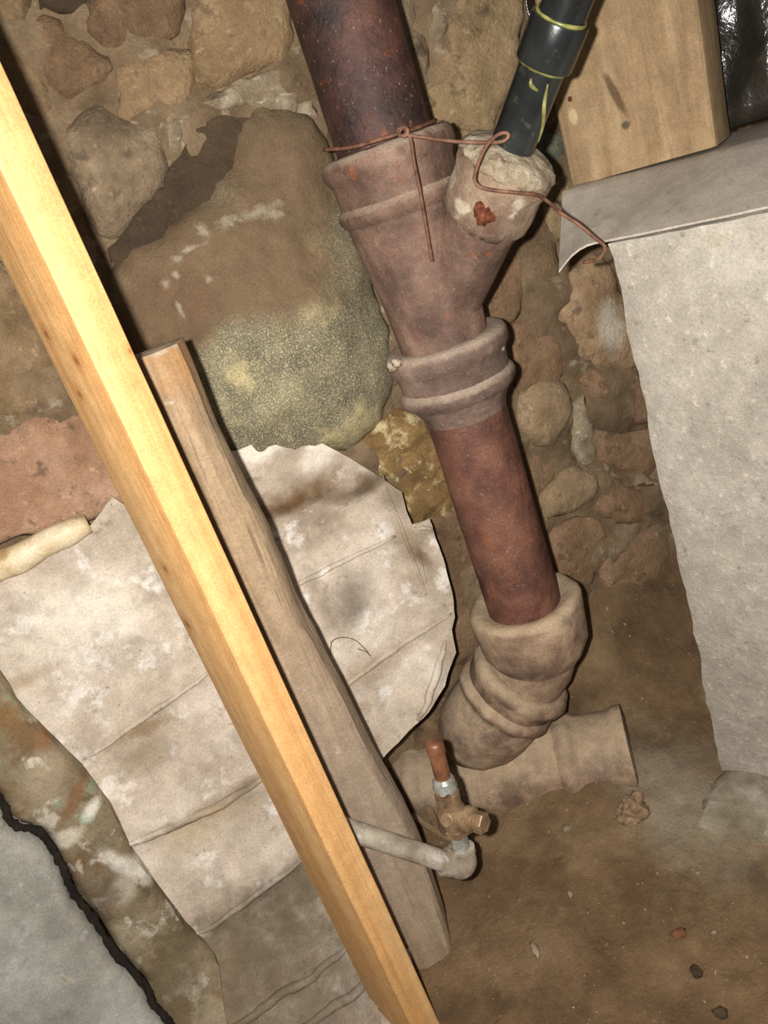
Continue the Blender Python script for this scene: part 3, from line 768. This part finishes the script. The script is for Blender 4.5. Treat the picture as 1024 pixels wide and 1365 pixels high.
for (x, y, rx, rz, col, amt, rot) in [(100, 820, .12, .06, (222, 212, 194), .7, -20), (190, 970, .07, .012, (130, 104, 72), .75, -38), (190, 1000, .05, .03, (130, 112, 88), .6, -38), (320, 1040, .05, .012, (112, 96, 72), .8, -25), (240, 1085, .07, .014, (98, 88, 66), .7, -28), (280, 1070, .06, .008, (184, 150, 104), .7, -28), (270, 1090, .1, .03, (172, 152, 124), .6, -28), (390, 1170, .16, .05, (92, 80, 58), .85, -30), (330, 1260, .18, .06, (98, 84, 62), .8, -30), (420, 1330, .2, .1, (96, 82, 62), .8, 0), (250, 1330, .12, .05, (112, 96, 74), .7, 0), (30, 905, .06, .012, (140, 116, 84), .5, -20)]:
    pl_.blob(col, lm(memL, x, y), (rx, .5, rz), amt, .9, .7, 26, 0.0)
pl_.bump(26, .006, .5).bump(150, .0015, .5).done()
tag(memL, 'pale stained paper membrane left of the new stud, creased in slanting folds', 'membrane')
def folds(o, lines, rel, m_):
    for (a, b, r) in lines:
        A = wm(*a); B = wm(*b); n = 22
        P = np.array([(A[0] + (B[0] - A[0]) * k / n, A[1] + (B[1] - A[1]) * k / n + .0025 * fbm((k * .3, r * 900, 0), 1.0, 2, 3)) for k in range(n + 1)])
        h = rel(P, np.full(n + 1, .05))
        pts = [WM @ V((p[0], -(mem_base(p[0], p[1]) + h[k] + r * .15), p[1])) for k, p in enumerate(P)]
        v, f = sweep(pts, [r * max(.12, math.sin(math.pi * min(1, max(0, .04 + .92 * k / n))) ** .5) for k in range(n + 1)], 10, r * .25, 50, r * 1000)
        mesh('fold', v, f, m_, o)
folds(memR, [((338, 806), (526, 714), .0042), ((432, 932), (600, 815), .0048), ((508, 632), (566, 792), .0028), ((558, 962), (592, 852), .0060), ((548, 700), (572, 702), .0035), ((552, 716), (566, 776), .0022)], relR, pq.m)
folds(memL, [((112, 1008), (285, 884), .0042), ((160, 1122), (362, 1022), .0060), ((250, 1246), (405, 1132), .0042), ((292, 1365), (474, 1238), .0065), ((385, 1365), (520, 1262), .0065)], relL, pl_.m)
# rolled upper hem of the left membrane
rp = []
for (x, y) in [(-120, 800), (-40, 772), (20, 748), (70, 722), (118, 700)]:
    u, z = wm(x, y, .02); rp.append(WM @ V((u, -(mem_base(u, z) + .012), z)))
rp = spline(rp, 6); n = len(rp)
v, f = sweep(rp, [.020 * (1 - .35 * (i / n) ** 3) for i in range(n)], 20, .003, 30, 2.0)
mesh('rolled_hem', v, f, MB('paper_roll', .55, spec=.4).base([(170, 142, 98), (206, 186, 150), (226, 212, 184)], 14).spots((140, 104, 60), 18, .56, .7, .6).bump(60, .003, .4).done(), memL)

# ------------------------------------------------------------------ flaking painted board and grey slab at lower left
def brd(u, z): return mem_base(u, z) + .028
outB = [(-120, 770), (-40, 850), (0, 902), (22, 938), (66, 985), (110, 1030), (150, 1082), (178, 1140), (205, 1178), (250, 1240), (292, 1288), (310, 1420), (262, 1430), (234, 1364), (212, 1338), (198, 1308), (160, 1266), (130, 1221), (104, 1187), (90, 1155), (75, 1127), (55, 1103), (29, 1095), (15, 1085), (3, 1060), (-40, 1028), (-120, 988)]
pb = MB('flaking_board', .9).base([(92, 78, 58), (122, 108, 84), (146, 132, 110)], 10, 7)
pb.spots((108, 82, 54), 15, .54, .68, .8).spots((190, 180, 164), 24, .57, .66, .75).spots((122, 132, 100), 20, .62, .68, .8).spots((70, 58, 42), 26, .58, .7, .6)
def relB(P, d):
    return .010 * np.clip(d / .012, 0, 1) + np.array([.006 * fbm((p[0], p[1], 0), 9, 4, 51) + .0025 * fbm((p[0], p[1], 0), 50, 4, 53) for p in P])
board = patch('painted_board', [wallpt(x, y, brd) for x, y in outB], pb.m, None, brd, relB, back=.02, step=.008, jit=.0012, seed=8, rounding=0)
def lb(o, x, y, fn):
    u, z = wallpt(x, y, fn); q = WI @ o.matrix_world.translation; return (u - q.x, -fn(u, z) - q.y, z - q.z)
for (x, y, rx, rz, col, amt, rot) in [(10, 950, .02, .02, (116, 88, 52), .9, 0), (60, 980, .02, .014, (130, 96, 62), .8, 40), (100, 1060, .035, .01, (118, 86, 56), .8, 40), (115, 1085, .012, .010, (124, 136, 108), .9, 0), (124, 1050, .008, .010, (124, 136, 108), .9, 30), (122, 1075, .02, .01, (206, 202, 190), .8, 30), (85, 1115, .03, .012, (196, 184, 166), .8, 0), (170, 1150, .014, .05, (204, 198, 184), .8, 30), (160, 1180, .03, .02, (176, 164, 146), .7, 30), (130, 1200, .05, .03, (92, 78, 60), .7, 40), (230, 1290, .08, .05, (96, 82, 60), .8, 40), (60, 1030, .04, .03, (164, 146, 122), .6, 30)]:
    pb.blob(col, lb(board, x, y, brd), (rx, .5, rz), amt, .6, .7, 45, math.radians(rot))
pb.bump(60, .005, .7).bump(220, .0015, .6).done()
tag(board, 'weathered board with flaking white and green paint beside the grey slab', 'board')
def slb(u, z): return mem_base(u, z) + .034
outS = [(-130, 1010), (-40, 1050), (0, 1076), (8, 1096), (22, 1108), (46, 1114), (66, 1136), (80, 1164), (94, 1196), (120, 1230), (150, 1276), (188, 1318), (200, 1345), (222, 1370), (250, 1440), (-130, 1440)]
def relS(P, d):
    return .016 * np.sqrt(np.clip(1 - (1 - np.clip(d / .012, 0, 1)) ** 2, 0, 1)) + np.array([.005 * fbm((p[0], p[1], 0), 8, 4, 61) + .002 * fbm((p[0], p[1], 0), 45, 4, 63) for p in P])
ms = MB('grey_slab', .85).base([(124, 121, 110), (144, 141, 130), (164, 162, 152)], 8, 7).spots((176, 174, 166), 40, .6, .7, .5).spots((92, 86, 70), 16, .6, .74, .5).spots((150, 122, 78), 12, .64, .72, .6).bump(50, .004, .6).bump(220, .0012, .5).done()
grey = patch('grey_slab', [wallpt(x, y, slb) for x, y in outS], ms, None, slb, relS, back=.03, step=.008, jit=.0012, seed=9, rounding=0)
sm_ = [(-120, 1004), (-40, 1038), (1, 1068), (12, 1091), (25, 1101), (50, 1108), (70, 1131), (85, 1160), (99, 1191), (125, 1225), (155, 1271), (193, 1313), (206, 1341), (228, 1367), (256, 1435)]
v, f = sweep(spline([WM @ V((u, -(slb(u, z) + .001), z)) for u, z in [wallpt(x, y, lambda a, b: slb(a, b) + .001) for x, y in sm_]], 8), .0048, 10, .0035, 110, 4.0)  # near-black strip painted in for the shade of the gap between slab and board
tag(mesh('gap_shade_strip', v, f, MB('painted_gap_shade', .95).base([(18, 14, 10), (28, 22, 16), (42, 33, 24)], 60).bump(120, .003, .8).done(), grey), 'black strip painted as the shade in the crack')
tag(grey, 'grey stone slab with a jagged cracked edge in the near corner', 'slab')

# ------------------------------------------------------------------ old weathered plank
def old_plank():
    edge = [(246, 452, .90), (300, 585, .90), (352, 690, .90), (400, 800, .90), (440, 878, .90), (508, 1012, .895), (560, 1112, .89), (598, 1225, .88), (612, 1300, .875), (618, 1345, .87)]
    R_ = spline([atD(*e) for e in edge], 8)
    n = len(R_); base = V((R_[-1].x, R_[-1].y, 0))
    vs_, fs = [], []
    for i, p in enumerate(R_):
        t = i / (n - 1); d = (p - CAM); d.z = 0; d.normalize(); r = V((d.y, -d.x, 0))
        wd = .055 + .030 * sm(0.0, .5, t); th = .042
        ed = .004 * fbm((0, 0, t * 9), 1, 3, 4.0)
        cs = [(-.005 + ed, .016), (-.001 + ed, .030), (0 + ed * .5, .040), (-.002, th), (-wd, th), (-wd - .002, .03), (-wd, .006), (-wd * .9, 0.0), (-wd * .75, -.002), (-wd * .55, -.003), (-wd * .38, -.002), (-.014 + ed, .001), (-.008 + ed, .006)]
        # cs: (to the right, away) offsets from the right edge; front face near 0
        for k, (a, b) in enumerate(cs):
            q = p + r * a + d * (b - .02)
            q = q + d * (.0022 * fbm((a * 30, k * .7, t * 10), 1.0, 3, 7)) + r * (.0015 * fbm((k, b * 10, t * 14), 1.0, 3, 9))
            vs_.append(q)
    m_ = 13
    for i in range(n - 1):
        for k in range(m_): fs.append((i * m_ + k, i * m_ + (k + 1) % m_, (i + 1) * m_ + (k + 1) % m_, (i + 1) * m_ + k))
    top = tuple(reversed(range(m_))); bot = tuple((n - 1) * m_ + k for k in range(m_))
    axis = (R_[0] - R_[-1]).normalized()
    mw = Matrix.Translation(base) @ axis.to_track_quat('Z', 'Y').to_matrix().to_4x4()
    e = empty('old_plank', mw=mw); tag(e, 'old grey weathered plank leaning on the membrane beside the new stud', 'plank')
    q = MB('old_wood', .9); g = q.mapped((40, 40, 2.2))
    q.base([(116, 95, 70), (146, 124, 97), (168, 148, 120)], 1.3, 6, .3, .68, g, .5)
    q.spots((150, 104, 58), 1.0, .56, .68, .5, 5, q.mapped((30, 30, 2.5))).spots((84, 66, 48), 1.2, .60, .68, .6, 4, q.mapped((70, 70, 2)))
    L = (R_[0] - R_[-1]).length
    q.blob((172, 120, 66), (-.03, 0, L - .10), (.09, .2, .10), .45, .6, .8, 30)
    q.blob((150, 134, 118), (0, 0, .28), (.3, .3, .34), .6, .8, .4, 12)
    q.spots((190, 182, 170), 22, .66, .74, .6)
    q.bump(1.0, .004, .8, 6, q.mapped((110, 110, 5))).bump(120, .002, .5).done()
    o = mesh('plank_body', vs_, fs + [bot], q.m, e); auto_smooth(o, 32)
    ev = [vs_[k] + axis * .0005 for k in range(m_)]; c = sum(ev, V((0, 0, 0))) / m_ + axis * .002
    mesh('end_grain', ev + [c] + [x - axis * .004 for x in ev], [(k, (k + 1) % m_, m_) for k in range(m_)] + [(k, m_ + 1 + k, m_ + 1 + (k + 1) % m_, (k + 1) % m_) for k in range(m_)], MB('end_grain', .95).base([(132, 112, 88), (156, 138, 114), (170, 152, 128)], 60).bump(120, .003, .7).done(), e, smooth=False)
    return e
plank = old_plank()

# ------------------------------------------------------------------ new pine stud
SC = atD(284, 700, .77)                    # right-hand arris fixes the direction; D sets the distance
sd_ = V((SC.x, SC.y, 0)).normalized(); sr = V((sd_.y, -sd_.x, 0)); th = math.radians(25)
e1 = sr * math.cos(th) + sd_ * math.sin(th); e2 = -sr * math.sin(th) + sd_ * math.cos(th)
right = V((SC.x, SC.y, 0)); corner = right - e1 * .038
stud = empty('pine_stud', mw=Matrix.Translation(corner) @ Matrix.Rotation(math.atan2(e1.y, e1.x), 4, 'Z'))
tag(stud, 'new pale pine stud standing in front of the membrane, nearest to the lens', 'stud')
q = MB('pine', .55, spec=.35); g = q.mapped((38, 38, 1.4))
q.base([(184, 134, 80), (198, 152, 98), (210, 169, 117)], 1.4, 5, .3, .7, g, .4)
q.spots((184, 136, 80), 1.0, .60, .72, .5, 3, q.mapped((160, 160, 1.5)))
def stud_loc(x, y, face):
    v_ = ray(x, y); inv = stud.matrix_world.inverted(); o_ = inv @ CAM; d_ = inv.to_3x3() @ v_
    t = -o_.x / d_.x if face == 'broad' else -o_.y / d_.y
    p = o_ + d_ * t; return tuple(p)
for (x, y, fc, r) in [(102, 481, 'broad', .008), (106, 526, 'broad', .007), (62, 446, 'broad', .006), (220, 759, 'broad', .007), (250, 832, 'broad', .008), (173, 468, 'edge', .004)]:
    c = stud_loc(x, y, fc); q.blob((170, 116, 62), c, (r * 1.8, r * 1.8, r * 2.4), .6, .9, .4, 60).blob((122, 78, 40), c, (r * .7, r * .7, r * .8), .7, .8, .6, 80)
q.bump(1.0, .0008, .6, 5, q.mapped((240, 240, 6))).done()
timber('shaft', .038, .089, -.05, 1.75, q.m, stud, .0025, (0, 0), 2.0, .0006, 40)

# ------------------------------------------------------------------ water pipe with stop valve
E0 = atD(622, 1158, .825); VZ = E0.z
L0 = atD(440, 1098, .835)
dirp = (L0 - E0).normalized()
wp = empty('water_service_pipe', (E0.x, E0.y, E0.z - .02)); tag(wp, 'galvanised water pipe with elbow, brass stop valve and capped copper stub', 'pipe')
up = (atD(578, 988, .845) - E0).normalized(); UL = (atD(578, 988, .845) - E0).length
v, f = sweep([E0 + dirp * .020, E0 + dirp * .09, L0, L0 + dirp * .015], .0133, 28, .0006, 60, 1.0); auto_smooth(mesh('galvanised_pipe', v, f, M['galv'], wp), 50)
ec = E0 + dirp * .016 + up * .016
arc = []
for k in range(9):
    t = k / 8 * math.pi / 2; arc.append(ec - up * (.016 * math.cos(t)) - dirp * (.016 * math.sin(t)))
pts = [E0 + dirp * .036, E0 + dirp * .035, E0 + dirp * .026, E0 + dirp * .0255] + arc + [E0 + up * .0255, E0 + up * .026, E0 + up * .033, E0 + up * .034]
v, f = sweep(pts, [.0150, .0178, .0178, .0162] + [.0165] * 9 + [.0162, .0178, .0178, .0150], 32, .0008, 60, 2.0)
auto_smooth(mesh('elbow', v, f, M['galv'], wp), 55)
v, f = lathe(E0, up, [(.025, .0112), (.030, .0118), (.062, .0118)], 28); auto_smooth(mesh('nipple', v, f, M['galv_new'], wp))
def hexa(p0, ax, s0, s1, r, name, mk, parent):
    v_, f_ = lathe(p0, ax, [(s0, r * .9), (s0 + .0015, r), (s1 - .0015, r), (s1, r * .9)], 6); return mesh(name, v_, f_, M[mk], parent, smooth=False)
vb = E0 + up * .086
v, f = lathe(E0, up, [(.058, .012), (.060, .0150), (.068, .0150), (.074, .0165), (.082, .0195), (.090, .0195), (.098, .0165), (.104, .0150), (.110, .0158), (.120, .0158), (.122, .012)], 32, .0006, 80, 1.0)
vo = auto_smooth(mesh('valve_body', v, f, M['brass'], wp), 40)
hexa(E0, up, .056, .068, .0172, 'valve_nut', 'brass', vo)
sdv = (atD(650, 1100, .795) - vb).normalized(); sdv = (sdv - up * sdv.dot(up) * .7).normalized()
v, f = lathe(vb, sdv, [(.005, .0125), (.020, .0130), (.022, .0165), (.030, .0165), (.032, .0105), (.040, .0100)], 28); auto_smooth(mesh('drain_boss', v, f, M['brass'], vo), 40)
hexa(vb, sdv, .036, .050, .0138, 'drain_cap', 'brass', vo)
sdl = (atD(585, 1105, .80) - vb).normalized()
v, f = lathe(vb, sdl, [(.004, .010), (.019, .010), (.021, .008)], 20); auto_smooth(mesh('stem_boss', v, f, M['brass'], vo), 40)
hexa(E0, up, .120, .128, .0165, 'compression_nut', 'brass', wp)
v, f = lathe(E0, up, [(.124, .0150), (.130, .0158), (.134, .0138), (.138, .0145), (.143, .0118)], 32, .0006, 90, 3.0); auto_smooth(mesh('solder_collar', v, f, M['galv_new'], wp), 40)
v, f = lathe(E0, up, [(.138, .0105), (UL - .014, .0105)], 28); auto_smooth(mesh('copper_stub', v, f, M['copper'], wp))
v, f = lathe(E0, up, [(UL - .016, .0105), (UL - .0155, .0118), (UL - .004, .0118), (UL - .001, .0100), (UL + .001, .006)], 28); auto_smooth(mesh('copper_cap', v, f, M['copper'], wp), 40)

# ------------------------------------------------------------------ rusty tie wire round the joint
wire = empty('tie_wire', tuple(atD(540, 180, 1.0))); tag(wire, 'thin rusty tie wire looped over the joint and trailing to the pier', 'wire')
w1 = [(432, 200, 1.07), (470, 196, 1.03), (505, 186, 1.008), (530, 178, 1.002), (536, 170, 1.0), (543, 172, .998), (542, 180, .998), (533, 180, 1.0), (530, 173, 1.002), (540, 172, 1.0), (548, 188, .998), (552, 215, .998), (560, 255, 1.0), (567, 295, 1.01), (576, 348, 1.015)]
w2 = [(581, 160, 1.06), (562, 168, 1.02), (540, 178, 1.0), (570, 184, .998), (600, 188, .99), (640, 190, .985), (668, 189, .98), (678, 182, .98), (674, 177, .98), (662, 181, .978), (648, 196, .965), (637, 220, .955), (633, 240, .952), (642, 250, .950), (662, 254, .948), (690, 257, .95), (716, 260, .965), (732, 270, .985), (748, 284, 1.0), (770, 298, 1.0), (792, 316, 1.0), (806, 328, 1.0), (804, 338, 1.005), (796, 346, 1.01), (778, 350, 1.02)]
for ww in (w1, w2):
    v, f = sweep(spline([atD(*p) for p in ww], 7), .0021, 8); mesh('wire_strand', v, f, M['wire'], wire)

tw = []
for (x, y) in [(438, 868), (440, 852), (452, 846), (470, 850), (482, 860), (492, 872), (486, 866), (474, 862)]:
    u, z = wm(x, y); rr_ = float(relR(np.array([(u, z)]), np.array([.05]))[0]); tw.append(WM @ V((u, -(mem_base(u, z) + rr_ + .004), z)))
v, f = sweep(spline(tw, 6), .0006, 6)
tag(mesh('bent_wire', v, f, M['st_dark'], mw=Matrix.Translation(tw[0])), 'hair-thin dark bent wire lying on the pale membrane by the plank', 'wire')

# ------------------------------------------------------------------ crumbs on the floor
def on_floor(x, y):
    z = 0.0
    for _ in range(30):
        p = atZ(x, y, z); z += .6 * (floor_z(p.x, p.y) - z)
    return atZ(x, y, z)
for i, (x, y, r, mk, lab, cat, sc) in enumerate([
        (844, 1084, .028, MB('crumbly_mortar', .95).base([(118, 94, 70), (146, 119, 92), (166, 140, 112)], 60).bump(90, .006, .9).done(), 'crumbling pinkish mortar lump at the right end of the buried run', 'lump', (.8, .7, .9)),
        (906, 1245, .008, MB('rusty_pebble', .9).base([(96, 62, 42), (120, 78, 52), (138, 96, 66)], 60).done(), 'small rust-red pebble on the floor below the pier', 'pebble', (1.2, 1, .7)),
        (714, 1268, .010, 'lime', 'white chip of lime on the floor below the stack', 'chip', (.5, 1.3, .5)),
        (756, 1105, .007, 'lime', 'small pale pebble on the floor in front of the buried run', 'pebble', (1, 1, .7)),
        (760, 1193, .005, 'lime', 'tiny white crumb on the open middle of the dirt floor', 'chip', (.6, 1.2, .6)),
        (952, 1243, .004, 'lime', 'tiny white crumb right of the rust-red pebble', 'chip', (1, 1, .6)),
        (962, 1352, .008, 'st_dark', 'dark pebble at the near right of the floor', 'pebble', (1.2, 1, .7)),
        (928, 1296, .007, 'st_dark', 'dark pebble on the floor below the rust-red pebble', 'pebble', (1, 1.3, .7))]):
    p = on_floor(x, y); o = blob(p + Z * r * .2, r, mk, ['mortar_lump', 'pebble', 'lime_chip'][0 if i == 0 else (1 if cat == 'pebble' else 2)], None, .5 if i == 0 else .5, i + 5.0, sc, sub=4 if i == 0 else 2)
    tag(o, lab, cat)
# broken wood splinters leaning at the left end of the run
for i, (a, b, wd, lab) in enumerate([((566, 1060), (588, 1118), .008, 'longer broken wood splinter behind the brass valve'), ((556, 1104), (600, 1122), .006, 'shorter broken wood splinter lying low behind the brass valve')]):
    p = on_floor(*a); q_ = on_floor(*b); p = p + Z * .03
    ax = (q_ - p); L = ax.length; ax.normalize(); s_ = ax.cross(Z).normalized(); u_ = s_.cross(ax)
    vs_ = []; n = 6
    for k in range(n + 1):
        t = k / n; ww = wd * (1 - .5 * t) * (1 + .3 * math.sin(k * 2.1 + i))
        for (x, y) in ((-1, -.4), (1, -.5), (.9, .4), (-.8, .5)): vs_.append(p + ax * (L * t) + s_ * (ww * x) + u_ * (ww * y))
    fs = [(k * 4 + j, k * 4 + (j + 1) % 4, k * 4 + 4 + (j + 1) % 4, k * 4 + 4 + j) for k in range(n) for j in range(4)] + [(3, 2, 1, 0), (n * 4, n * 4 + 1, n * 4 + 2, n * 4 + 3)]
    tag(mesh('wood_splinter', vs_, fs, M['st_brown'], mw=Matrix.Translation(p), smooth=False), lab, 'splinter', 'splinters behind the valve')
